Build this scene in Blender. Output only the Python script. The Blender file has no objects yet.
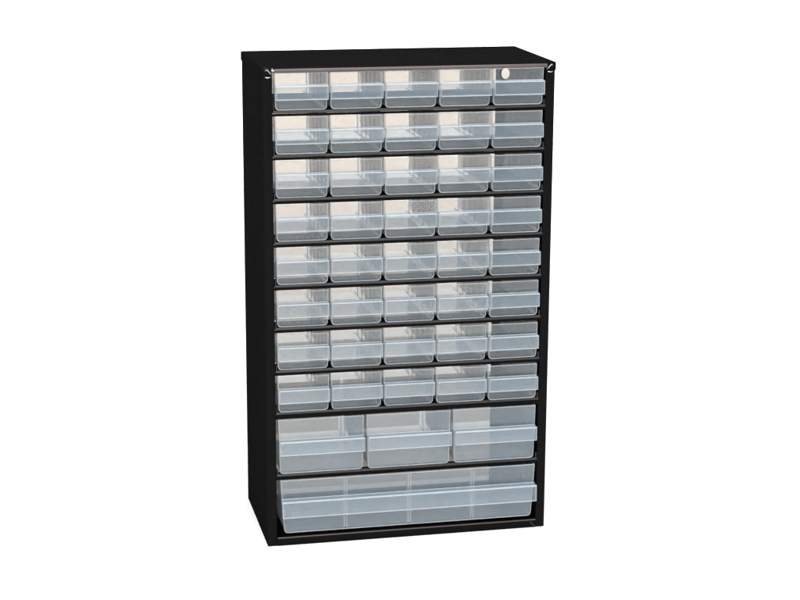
import bpy, bmesh, math, random
from mathutils import Matrix, Vector

random.seed(7)
S = bpy.context.scene
COL = S.collection

# ------------------------------------------------------------------ camera
yaw, pitch, roll = 0.21691, 0.24010, 0.00521
cy, sy, cp, sp = math.cos(yaw), math.sin(yaw), math.cos(pitch), math.sin(pitch)
fw = Vector((sy * cp, cy * cp, -sp))
r0 = Vector((cy, -sy, 0))
u0 = r0.cross(fw)
rr = r0 * math.cos(roll) + u0 * math.sin(roll)
uu = -r0 * math.sin(roll) + u0 * math.cos(roll)
cam_d = bpy.data.cameras.new("camera")
cam_d.sensor_width = 36.0
cam_d.lens = 1872.92 / 800 * 36.0
cam_d.clip_end = 200
cam = bpy.data.objects.new("camera", cam_d)
COL.objects.link(cam)
M = Matrix((rr, uu, -fw)).transposed().to_4x4()
M.translation = Vector((-0.26813, -1.86363, 0.73129))
cam.matrix_world = M
S.camera = cam

# ------------------------------------------------------------------ world + lamps
W = bpy.data.worlds.new("World")
S.world = W
W.use_nodes = True
bg = W.node_tree.nodes["Background"]
bg.inputs[0].default_value = (0.96, 0.98, 1.0, 1)
bg.inputs[1].default_value = 0.50

def area(name, loc, target, size, size_y, power, color):
    d = bpy.data.lights.new(name, 'AREA')
    d.shape = 'RECTANGLE'; d.size = size; d.size_y = size_y
    d.energy = power; d.color = color
    o = bpy.data.objects.new(name, d)
    COL.objects.link(o)
    o.location = loc
    o.rotation_euler = (Vector(target) - Vector(loc)).to_track_quat('-Z', 'Y').to_euler()
    return o

area("overhead_softbox", (0.25, -0.9, 2.6), (0.15, -0.4, 0), 2.8, 2.6, 108, (1, 0.99, 0.97))
area("front_softbox", (-0.4, -2.7, 1.9), (0.2, -0.2, 0.0), 2.0, 1.3, 82, (0.96, 0.98, 1.0))
bl = area("backdrop_softbox", (0.6, 1.9, 4.2), (0.5, 3.25, 0.9), 4.0, 0.8, 80, (1, 0.985, 0.96))
bl.data.spread = math.radians(75)

S.view_settings.view_transform = 'Standard'
S.view_settings.look = 'None'
S.view_settings.exposure = 0
S.view_settings.gamma = 1
S.render.filter_size = 1.9
S.cycles.transparent_max_bounces = 48
S.cycles.max_bounces = 14
S.cycles.use_denoising = True
S.cycles.denoising_input_passes = 'RGB'
S.cycles.denoising_prefilter = 'NONE'

# ------------------------------------------------------------------ materials
def mat(name):
    m = bpy.data.materials.new(name)
    m.use_nodes = True
    nt = m.node_tree
    nt.nodes.clear()
    out = nt.nodes.new('ShaderNodeOutputMaterial')
    return m, nt, out

def noise_bump(nt, scale, strength, dist, detail=3, stretch=None):
    tc = nt.nodes.new('ShaderNodeTexCoord')
    n = nt.nodes.new('ShaderNodeTexNoise')
    n.inputs['Scale'].default_value = scale
    n.inputs['Detail'].default_value = detail
    if stretch:
        mp = nt.nodes.new('ShaderNodeMapping')
        mp.inputs['Scale'].default_value = stretch
        nt.links.new(tc.outputs['Object'], mp.inputs[0])
        nt.links.new(mp.outputs[0], n.inputs['Vector'])
    else:
        nt.links.new(tc.outputs['Object'], n.inputs['Vector'])
    b = nt.nodes.new('ShaderNodeBump')
    b.inputs['Strength'].default_value = strength
    b.inputs['Distance'].default_value = dist
    nt.links.new(n.outputs[0], b.inputs['Height'])
    return b, n

def paint(name, col, rough, sheen, bump=0.15, scale=900, vary=0.25, gcol=(1, 1, 1)):
    """matt colour under a weak, even gloss coat"""
    m, nt, out = mat(name)
    N, L = nt.nodes, nt.links
    b, n = noise_bump(nt, scale, bump, 0.0004)
    n2 = N.new('ShaderNodeTexNoise'); n2.inputs['Scale'].default_value = 26; n2.inputs['Detail'].default_value = 5
    tc = N.new('ShaderNodeTexCoord'); L.new(tc.outputs['Object'], n2.inputs['Vector'])
    cr = N.new('ShaderNodeMixRGB')
    cr.inputs[1].default_value = tuple(c * (1 - vary) for c in col) + (1,)
    cr.inputs[2].default_value = tuple(c * (1 + vary) for c in col) + (1,)
    L.new(n2.outputs[0], cr.inputs[0])
    d = N.new('ShaderNodeBsdfDiffuse'); L.new(cr.outputs[0], d.inputs[0]); L.new(b.outputs[0], d.inputs['Normal'])
    g = N.new('ShaderNodeBsdfGlossy'); g.inputs[0].default_value = gcol + (1,); g.inputs['Roughness'].default_value = rough
    L.new(b.outputs[0], g.inputs['Normal'])
    mx = N.new('ShaderNodeMixShader'); mx.inputs[0].default_value = sheen
    L.new(d.outputs[0], mx.inputs[1]); L.new(g.outputs[0], mx.inputs[2])
    L.new(mx.outputs[0], out.inputs[0])
    return m

def plastic(name, clear, milk, milk_fac, trans_share, rough, f0=0.04, graze=0.1):
    m, nt, out = mat(name)
    N, L = nt.nodes, nt.links
    tr = N.new('ShaderNodeBsdfTransparent'); tr.inputs[0].default_value = clear + (1,)
    df = N.new('ShaderNodeBsdfDiffuse'); df.inputs[0].default_value = milk + (1,)
    tl = N.new('ShaderNodeBsdfTranslucent'); tl.inputs[0].default_value = milk + (1,)
    mk = N.new('ShaderNodeMixShader'); mk.inputs[0].default_value = trans_share
    L.new(df.outputs[0], mk.inputs[1]); L.new(tl.outputs[0], mk.inputs[2])
    mx = N.new('ShaderNodeMixShader')
    L.new(tr.outputs[0], mx.inputs[1]); L.new(mk.outputs[0], mx.inputs[2])
    lw = N.new('ShaderNodeLayerWeight'); lw.inputs[0].default_value = 0.5
    # milkiness grows where one looks along the sheet
    mm = N.new('ShaderNodeMath'); mm.operation = 'MULTIPLY_ADD'
    mm.inputs[1].default_value = milk_fac * 1.2; mm.inputs[2].default_value = milk_fac
    L.new(lw.outputs['Facing'], mm.inputs[0])
    L.new(mm.outputs[0], mx.inputs[0])
    pw = N.new('ShaderNodeMath'); pw.operation = 'POWER'; pw.inputs[1].default_value = 5
    L.new(lw.outputs['Facing'], pw.inputs[0])
    fr = N.new('ShaderNodeMath'); fr.operation = 'MULTIPLY_ADD'
    fr.inputs[1].default_value = graze; fr.inputs[2].default_value = f0
    L.new(pw.outputs[0], fr.inputs[0])
    gl = N.new('ShaderNodeBsdfGlossy'); gl.inputs['Roughness'].default_value = rough
    b, n = noise_bump(nt, 60, 0.12, 0.002, 2, (1, 0.3, 0.35))
    L.new(b.outputs[0], gl.inputs['Normal'])
    fs = N.new('ShaderNodeMixShader')
    L.new(fr.outputs[0], fs.inputs[0]); L.new(mx.outputs[0], fs.inputs[1]); L.new(gl.outputs[0], fs.inputs[2])
    L.new(fs.outputs[0], out.inputs[0])
    return m

BLACK = paint("black_powder_coat", (0.0036, 0.0033, 0.0036), 0.40, 0.0035, 0.04)
RAIL = paint("rail_grey_reflection", (0.031, 0.030, 0.030), 0.38, 0.018, 0.05, 300, 0.3)  # grey puts light reflected off the black lips into the base colour
TOPRAIL = paint("rail_brown_grey_reflection", (0.062, 0.049, 0.048), 0.4, 0.03, 0.05, 300, 0.3)  # brown-grey stands in for front light reflected by the metal
STEEL = paint("bright_clip_steel", (0.12, 0.12, 0.12), 0.3, 0.28, 0.02, 200, 0.1)
STICKER = paint("cream_sticker_paper", (0.40, 0.375, 0.34), 0.6, 0.02, 0.1, 400, 0.06)
CLEAR = plastic("clear_polypropylene", (0.87, 0.85, 0.83), (0.42, 0.57, 0.69), 0.066, 0.4, 0.10)
WALL = plastic("side_wall_polypropylene", (0.83, 0.825, 0.82), (0.42, 0.54, 0.64), 0.09, 0.4, 0.10, 0.04, 0.3)
FLOOR = plastic("tray_floor_polypropylene", (0.80, 0.80, 0.80), (0.32, 0.47, 0.60), 0.055, 0.3, 0.12, 0.02, 0.05)
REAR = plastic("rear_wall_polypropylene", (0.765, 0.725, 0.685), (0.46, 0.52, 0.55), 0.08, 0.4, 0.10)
LIP = plastic("handle_polypropylene", (0.945, 0.94, 0.935), (0.42, 0.57, 0.70), 0.10, 0.35, 0.14)
EDGE = plastic("thick_edge_polypropylene", (0.88, 0.89, 0.90), (0.68, 0.72, 0.745), 0.26, 0.4, 0.15, 0.06)
FROST = plastic("frosted_polypropylene", (0.92, 0.91, 0.90), (0.44, 0.56, 0.665), 0.13, 0.4, 0.12)
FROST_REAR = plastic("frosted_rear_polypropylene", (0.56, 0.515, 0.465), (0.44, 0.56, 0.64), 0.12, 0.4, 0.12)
WHITE = paint("white_seamless_paper", (0.9, 0.9, 0.895), 0.9, 0.001, 0.05, 300, 0.01)

# ------------------------------------------------------------------ helpers
def link(name, bm, mats, parent=None, smooth=True, loc=None):
    me = bpy.data.meshes.new(name)
    bmesh.ops.recalc_face_normals(bm, faces=bm.faces)
    bm.to_mesh(me); bm.free()
    for m in (mats if isinstance(mats, (list, tuple)) else [mats]):
        me.materials.append(m)
    if smooth:
        for p in me.polygons: p.use_smooth = True
        me.set_sharp_from_angle(angle=math.radians(35))
    o = bpy.data.objects.new(name, me)
    COL.objects.link(o)
    if parent: o.parent = parent
    if loc: o.location = loc
    return o

def box(bm, x0, x1, y0, y1, z0, z1, bev=0.0, seg=2, mi=0):
    vs = [bm.verts.new((x, y, z)) for z in (z0, z1) for y in (y0, y1) for x in (x0, x1)]
    fs = [bm.faces.new([vs[i] for i in q]) for q in
          ((0, 1, 3, 2), (4, 6, 7, 5), (0, 4, 5, 1), (2, 3, 7, 6), (0, 2, 6, 4), (1, 5, 7, 3))]
    for f in fs: f.material_index = mi
    if bev:
        es = list({e for f in fs for e in f.edges})
        r = bmesh.ops.bevel(bm, geom=es, offset=bev, segments=seg, profile=0.5, affect='EDGES')
        for f in r['faces']: f.material_index = mi

def prism_x(bm, pts, x0, x1, mi=0, bev=0.0):
    """closed (y,z) outline swept from x0 to x1"""
    a = [bm.verts.new((x0, y, z)) for y, z in pts]
    b = [bm.verts.new((x1, y, z)) for y, z in pts]
    n = len(pts)
    fs = [bm.faces.new(a), bm.faces.new(b[::-1])]
    for i in range(n):
        fs.append(bm.faces.new((a[i], b[i], b[(i + 1) % n], a[(i + 1) % n])))
    for f in fs: f.material_index = mi
    if bev:
        es = list({e for f in fs for e in f.edges})
        bmesh.ops.bevel(bm, geom=es, offset=bev, segments=2, profile=0.5, affect='EDGES')
    return fs

def tube(bm, pts, r, seg=8, mi=0):
    rings = []
    for i, p in enumerate(pts):
        p = Vector(p)
        d = (Vector(pts[min(i + 1, len(pts) - 1)]) - Vector(pts[max(i - 1, 0)])).normalized()
        s = d.orthogonal().normalized() if i == 0 else (side - d * side.dot(d)).normalized()
        side = s
        t = d.cross(s)
        rings.append([bm.verts.new(p + (s * math.cos(k * 2 * math.pi / seg) + t * math.sin(k * 2 * math.pi / seg)) * r) for k in range(seg)])
    for a, b in zip(rings, rings[1:]):
        for k in range(seg):
            f = bm.faces.new((a[k], a[(k + 1) % seg], b[(k + 1) % seg], b[k])); f.material_index = mi
    for q in (rings[0], rings[-1][::-1]):
        f = bm.faces.new(q); f.material_index = mi

# ------------------------------------------------------------------ setting: one white paper sweep
bm = bmesh.new()
prof = [(-6.0, 0.0), (2.0, 0.0)]
for k in range(1, 13):
    a = k / 12 * math.pi / 2
    prof.append((2.0 + 1.3 * math.sin(a), 1.3 - 1.3 * math.cos(a)))
prof.append((3.3, 5.0))
prev = None
for y, z in prof:
    cur = (bm.verts.new((-5, y, z)), bm.verts.new((5.5, y, z)))
    if prev: bm.faces.new((prev[0], prev[1], cur[1], cur[0]))
    prev = cur
sweep = link("backdrop", bm, WHITE)
sweep['kind'] = 'structure'

# ------------------------------------------------------------------ the cabinet
CW, CH, CD = 0.306, 0.5104, 0.156
JL, JR = 0.0098, 0.2966           # opening between the front jambs
cab = bpy.data.objects.new("storage_cabinet", None)
COL.objects.link(cab)
cab['label'] = "tall black steel small-parts cabinet filled with rows of translucent plastic drawers, standing on white"
cab['category'] = "storage cabinet"

t = 0.0012
# side panels, each one folded sheet: side, front jamb with an inward return, rear flange
FL = 0.021                         # rear flange
for name, s in (("side_panel", 0), ("side_panel", 1)):
    out = [(0, 0.0), (JL, 0.0), (JL, 0.012), (JL - t, 0.012), (JL - t, t), (t, t), (t, CD - t), (FL, CD - t), (FL, CD), (0, CD)]
    if s: out = [(CW - x, y) for x, y in out][::-1]
    bm = bmesh.new()
    a = [bm.verts.new((x, y, 0.0)) for x, y in out]
    b = [bm.verts.new((x, y, CH - 0.0016)) for x, y in out]
    n = len(out)
    fa = [bm.faces.new(a), bm.faces.new(b[::-1])]
    for i in range(n): fa.append(bm.faces.new((a[i], b[i], b[(i + 1) % n], a[(i + 1) % n])))
    vert = [e for e in bm.edges if abs(e.verts[0].co.z - e.verts[1].co.z) > 0.1]
    bmesh.ops.bevel(bm, geom=vert, offset=0.00045, segments=3, profile=0.5, affect='EDGES')
    link(name, bm, BLACK, cab)

# lid: top sheet with lips folded down on every side
bm = bmesh.new()
o = 0.0009
box(bm, -o, CW + o, -o, CD + o, CH - 0.0012, CH, 0.0005, 2)
box(bm, -o, -0.0001, -o + 0.0004, CD + o - 0.0004, CH - 0.0098, CH - 0.0008, 0.0003)
box(bm, CW + 0.0001, CW + o, -o + 0.0004, CD + o - 0.0004, CH - 0.0088, CH - 0.0008, 0.0003)
box(bm, 0.0, CW, CD + 0.0001, CD + o, CH - 0.0098, CH - 0.0013, 0.0003)
link("lid", bm, BLACK, cab)

# rolled front rail under the lid
bm = bmesh.new()
prism_x(bm, [(-0.0014, CH - 0.0014), (-0.0026, CH - 0.0030), (-0.0022, CH - 0.0053), (0.0006, CH - 0.0059), (0.008, CH - 0.0059), (0.008, CH - 0.0014)], JL + 0.002, JR + 0.0005, 0, 0.0003)
link("front_rail", bm, TOPRAIL, cab)

# base tray with upturned front strip
bm = bmesh.new()
box(bm, 0.0014, CW - 0.0014, 0.0135, CD - 0.0015, 0.0006, 0.0022)
prism_x(bm, [(-0.0007, 0.0), (-0.0007, 0.0086), (0.0002, 0.0090), (0.013, 0.0074), (0.013, 0.0)], JL + 0.0002, JR - 0.0002, 0, 0.0003)
base = link("base_strip", bm, BLACK, cab)
bm = bmesh.new()
tube(bm, [(JL + 0.0008, -0.0006, 0.0089), (0.10, -0.0006, 0.0089), (0.2, -0.0006, 0.0089), (JR - 0.0008, -0.0006, 0.0089)], 0.0008, 8)
link("edge_highlight", bm, TOPRAIL, base)  # added lighter bead, a painted highlight along the strip's top edge

# shelves: a rounded front lip with a strip of black sheet behind it
ZG = [0.46280, 0.41800, 0.37260, 0.32735, 0.28205, 0.23655, 0.19045, 0.14490, 0.07650]
SHELF_D = (0.148, 0.098, 0.070, 0.050, 0.038, 0.034, 0.034, 0.036, 0.012)
for z, sd in zip(ZG, SHELF_D):
    bm = bmesh.new()
    box(bm, JL + 0.0004, JR - 0.0004, 0.0042, sd, z + 0.0008, z + 0.0018)
    box(bm, JL + 0.0004, JR - 0.0004, 0.0011, 0.0040, z - (0.0021 if z > 0.15 else 0.0042 if z > 0.1 else 0.0030), z + 0.0002)   # added black strip that paints the dark gap under the lip
    # side ledges that carry the outer drawers to the back
    box(bm, 0.0014, 0.0140, sd + 0.0001, CD - 0.002, z + 0.0008, z + 0.0018)
    box(bm, CW - 0.0140, CW - 0.0014, sd + 0.0001, CD - 0.002, z + 0.0008, z + 0.0018)
    sh = link("shelf", bm, BLACK, cab)
    bm = bmesh.new()
    prism_x(bm, [(0.0040, z + 0.0009), (-0.0002, z + 0.0009), (-0.0011, z + 0.0015), (-0.0012, z + 0.0026), (-0.0007, z + 0.0036), (0.0006, z + 0.0040), (0.0040, z + 0.0030)], JL + 0.0006, JR - 0.0006, 0, 0.0003)
    for x, m in ((JL + 0.0010, 1), (JR - 0.0010, -1)):    # small gusset at either end
        prism_x(bm, [(0.0008, z + 0.0038), (0.0008, z + 0.0085), (0.0016, z + 0.0092), (0.0040, z + 0.0042)], min(x, x + m * 0.0009), max(x, x + m * 0.0009))
    link("front_lip", bm, RAIL, sh)

# small spring clips at the upper corners and the lower right corner
for x, m in ((0.0, 1), (CW, -1)):
    bm = bmesh.new()
    q = lambda a, y, z: (x + m * a, y, CH + z)
    tube(bm, [q(0.0030, -0.0006, -0.0030), q(0.0045, -0.0018, -0.0022), q(0.0062, -0.0022, -0.0038), q(0.0078, -0.0020, -0.0058), q(0.0090, -0.0006, -0.0066)], 0.0006, 8)
    tube(bm, [q(0.0030, -0.0006, -0.0098), q(0.0052, -0.0016, -0.0102), q(0.0078, -0.0006, -0.0098)], 0.00055, 8)
    tube(bm, [q(0.0090, -0.0006, -0.0030), q(0.0110, -0.0014, -0.0034), q(0.0135, -0.0012, -0.0026)], 0.0007, 8)
    link("corner_clip", bm, STEEL, cab)
bm = bmesh.new()
tube(bm, [(JR - 0.0065, -0.0012, 0.0075), (JR - 0.0050, -0.0016, 0.0045), (JR - 0.0022, -0.0016, 0.0022), (JR - 0.0008, -0.0010, 0.0012)], 0.0006, 8)
link("corner_clip", bm, RAIL, cab)

# ------------------------------------------------------------------ drawers
def drawer(w, h, d, inset, mats, rib_front=(), ribs=5, th=0.0011, hz=0.72, hdrop=0.0145, hout=0.0068):
    """origin: front lower middle of the drawer; y runs back.  returns (drawer, handle)"""
    bm = bmesh.new()
    wt, wb = w / 2, w / 2 - inset
    # outer / inner shells of an open tray (rounded lower long edges)
    def ring(z, wx, y0, y1): return [bm.verts.new(c) for c in ((-wx, y0, z), (wx, y0, z), (wx, y1, z), (-wx, y1, z))]
    r = min(0.0034, h * 0.12)
    levels = []
    for k in range(5):                                  # rounded bottom corner
        a = k / 4 * math.pi / 2
        levels.append((r - r * math.cos(a), r - r * math.sin(a)))
    outer = [ring(z, wb - off, 0.0004 + off * 0.25, d - off * 0.3) for z, off in levels]
    outer.append(ring(h, wt, 0.0, d))
    inner = [ring(h, wt - th, th, d - th), ring(th + r * 0.5, wb - th - 0.0004, th + 0.0004, d - th), ring(th, wb - th - r * 0.6, th + 0.001, d - th - 0.001)]
    def skin(a, b, mi):
        for k in range(4):
            f = bm.faces.new((a[k], a[(k + 1) % 4], b[(k + 1) % 4], b[k])); f.material_index = mi if mi else (0, 2, 3, 2)[k]
    for a, b in zip(outer, outer[1:]): skin(a, b, 0)
    skin(outer[-1], inner[0], 1)
    for a, b in zip(inner, inner[1:]): skin(a, b, 0)
    for q in (outer[0][::-1], inner[-1]):
        f = bm.faces.new(q); f.material_index = 4
    # thick outline of the front panel: sides, rounded bottom and top
    path = []
    for k in range(7):
        a = math.pi + k / 6 * math.pi / 2
        path.append((-wb + r + r * math.cos(a), r + r * math.sin(a)))
    left = [(-wt + 0.0005, h - 0.0005)] + path
    loop = left + [(-x, z) for x, z in reversed(left)]
    tube(bm, [(x, 0.0001, z + 0.0004) for x, z in loop], 0.0006, 6, 1)
    tube(bm, [(-wt + 0.0008, 0.0002, h - 0.0005), (wt - 0.0008, 0.0002, h - 0.0005)], 0.00045, 6, 1)
    for s in (-1, 1):                                   # thick lower long edges
        tube(bm, [(s * (wb - 0.0014), 0.002, 0.0014), (s * (wb - 0.0014), d * 0.5, 0.0014), (s * (wb - 0.0014), d - 0.003, 0.0014)], 0.0005, 6, 1)
    # ribs of the divider slots down both side walls
    for i in range(ribs):
        y = d * (i + 1) / (ribs + 1)
        for s in (-1, 1):
            for dy in (-0.0011, 0.0011):
                x0, x1 = s * (wb - th - 0.0011), s * (wb - th - 0.0001)
                box(bm, min(x0, x1), max(x0, x1), y + dy - 0.0004, y + dy + 0.0004, th + 0.001, h * 0.93)
    dr = link("drawer", bm, mats, None)
    # ribs of the divider slots inside the front panel
    slots = []
    for x in rib_front:
        bs = bmesh.new()
        for dx in (-0.0013, 0.0013):
            box(bs, x + dx - 0.0006, x + dx + 0.0006, -0.0003, th + 0.0035, th + 0.001, h * 0.96, 0.0002, 1)
        slots.append(link("divider_slot", bs, EDGE, dr))
    # the handle: a ledge that turns down into a label lip, closed by thin cheeks
    bh = bmesh.new()
    z1 = h * hz
    ww = wt - 0.0005
    tl = 0.0012
    prism_x(bh, [(-0.0006, z1), (-hout, z1 - 0.0008), (-hout, z1 - 0.0008 - tl), (-0.0006, z1 - tl)], -ww, ww, 0)
    prism_x(bh, [(-hout + 0.0000, z1 - 0.0022), (-hout - 0.0010, z1 - hdrop), (-hout - 0.0010 + tl, z1 - hdrop), (-hout + tl, z1 - 0.0022)], -ww, ww, 0)
    tube(bh, [(-ww, -hout, z1 - 0.0012), (ww, -hout, z1 - 0.0012)], 0.0008 if hout < 0.008 else 0.0011, 6, 1)
    tube(bh, [(-ww, -hout - 0.0005, z1 - hdrop), (ww, -hout - 0.0005, z1 - hdrop)], 0.00065, 6, 1)
    for s in (-1, 1):
        x0, x1 = (s * ww, s * (ww - 0.0009))
        xs = sorted((x0, x1))
        fs = prism_x(bh, [(-0.0006, z1 - 0.0014), (-hout + 0.0002, z1 - 0.0024), (-hout - 0.0008, z1 - hdrop + 0.0002), (-hout + 0.0024, z1 - hdrop + 0.0002)], xs[0], xs[1], 0)
        tube(bh, [(s * (ww - 0.0004), -hout, z1 - 0.0016), (s * (ww - 0.0004), -hout - 0.0006, z1 - hdrop)], 0.0006, 6, 1)
    tube(bh, [(-ww, -0.0006, z1 - 0.0004), (ww, -0.0006, z1 - 0.0004)], 0.0006, 6, 1)
    hd = link("handle", bh, [LIP, EDGE], dr)
    return dr

def copy_drawer(src):
    c = src.copy(); COL.objects.link(c)
    for ch in list(src.children):
        k = ch.copy(); COL.objects.link(k); k.parent = c
    return c

OL, OR = 0.0106, 0.2941            # span the drawers fill
DEP = 0.138
SEAT = 0.0044                      # drawer floor above the gap line of its shelf
# small drawers, eight rows of five
pitch_x = (OR - OL) / 5
hs = 0.0380
small = drawer(pitch_x - 0.0020, hs, DEP, 0.0014, [CLEAR, EDGE, WALL, REAR, FLOOR], hz=0.679)
first = True
tops = [0.5075] + ZG[:7]
top_right = None
for row in range(8):
    for c in range(5):
        dr = small if first else copy_drawer(small)
        first = False
        dr.parent = cab
        dr.location = (OL + pitch_x * (c + 0.5), -0.0012 + random.uniform(-0.0011, 0.0009), ZG[row] + SEAT)
        dr.rotation_euler = (0, 0, random.uniform(-0.007, 0.007))
        if row == 0 and c == 4: top_right = dr
# oval sticker on the uppermost right drawer
bm = bmesh.new()
n = 28
a = [bm.verts.new((0.0043 * math.cos(k * 2 * math.pi / n), -0.0010, 0.0057 * math.sin(k * 2 * math.pi / n))) for k in range(n)]
b = [bm.verts.new((v.co.x, -0.0001, v.co.z)) for v in a]
bm.faces.new(a); bm.faces.new(b[::-1])
for k in range(n): bm.faces.new((a[k], b[k], b[(k + 1) % n], a[(k + 1) % n]))
st = link("sticker", bm, STICKER, top_right, loc=(-0.0140, -0.0006, 0.0326))
top_right['label'] = "small drawer with a cream oval sticker"

# three medium drawers
pitch_m = (OR - OL) / 3
hm = 0.0593
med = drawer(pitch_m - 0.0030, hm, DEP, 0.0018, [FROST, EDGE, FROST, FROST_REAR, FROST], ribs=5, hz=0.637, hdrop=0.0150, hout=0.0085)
for c in range(3):
    dr = med if c == 0 else copy_drawer(med)
    dr.parent = cab
    dr.location = (OL + pitch_m * (c + 0.5), -0.0016 + random.uniform(-0.0006, 0.0006), ZG[8] + 0.0048)
    dr['label'] = "medium drawer, a third of the cabinet wide"
# one wide drawer at the foot
wl = OR - OL - 0.004
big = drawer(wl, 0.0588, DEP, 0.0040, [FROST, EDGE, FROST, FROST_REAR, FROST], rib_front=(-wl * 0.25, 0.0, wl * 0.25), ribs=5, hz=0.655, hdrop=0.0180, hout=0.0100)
big.parent = cab
big.location = ((OL + OR) / 2 + 0.001, -0.0030, 0.0150)
big['label'] = "wide drawer across the whole cabinet"
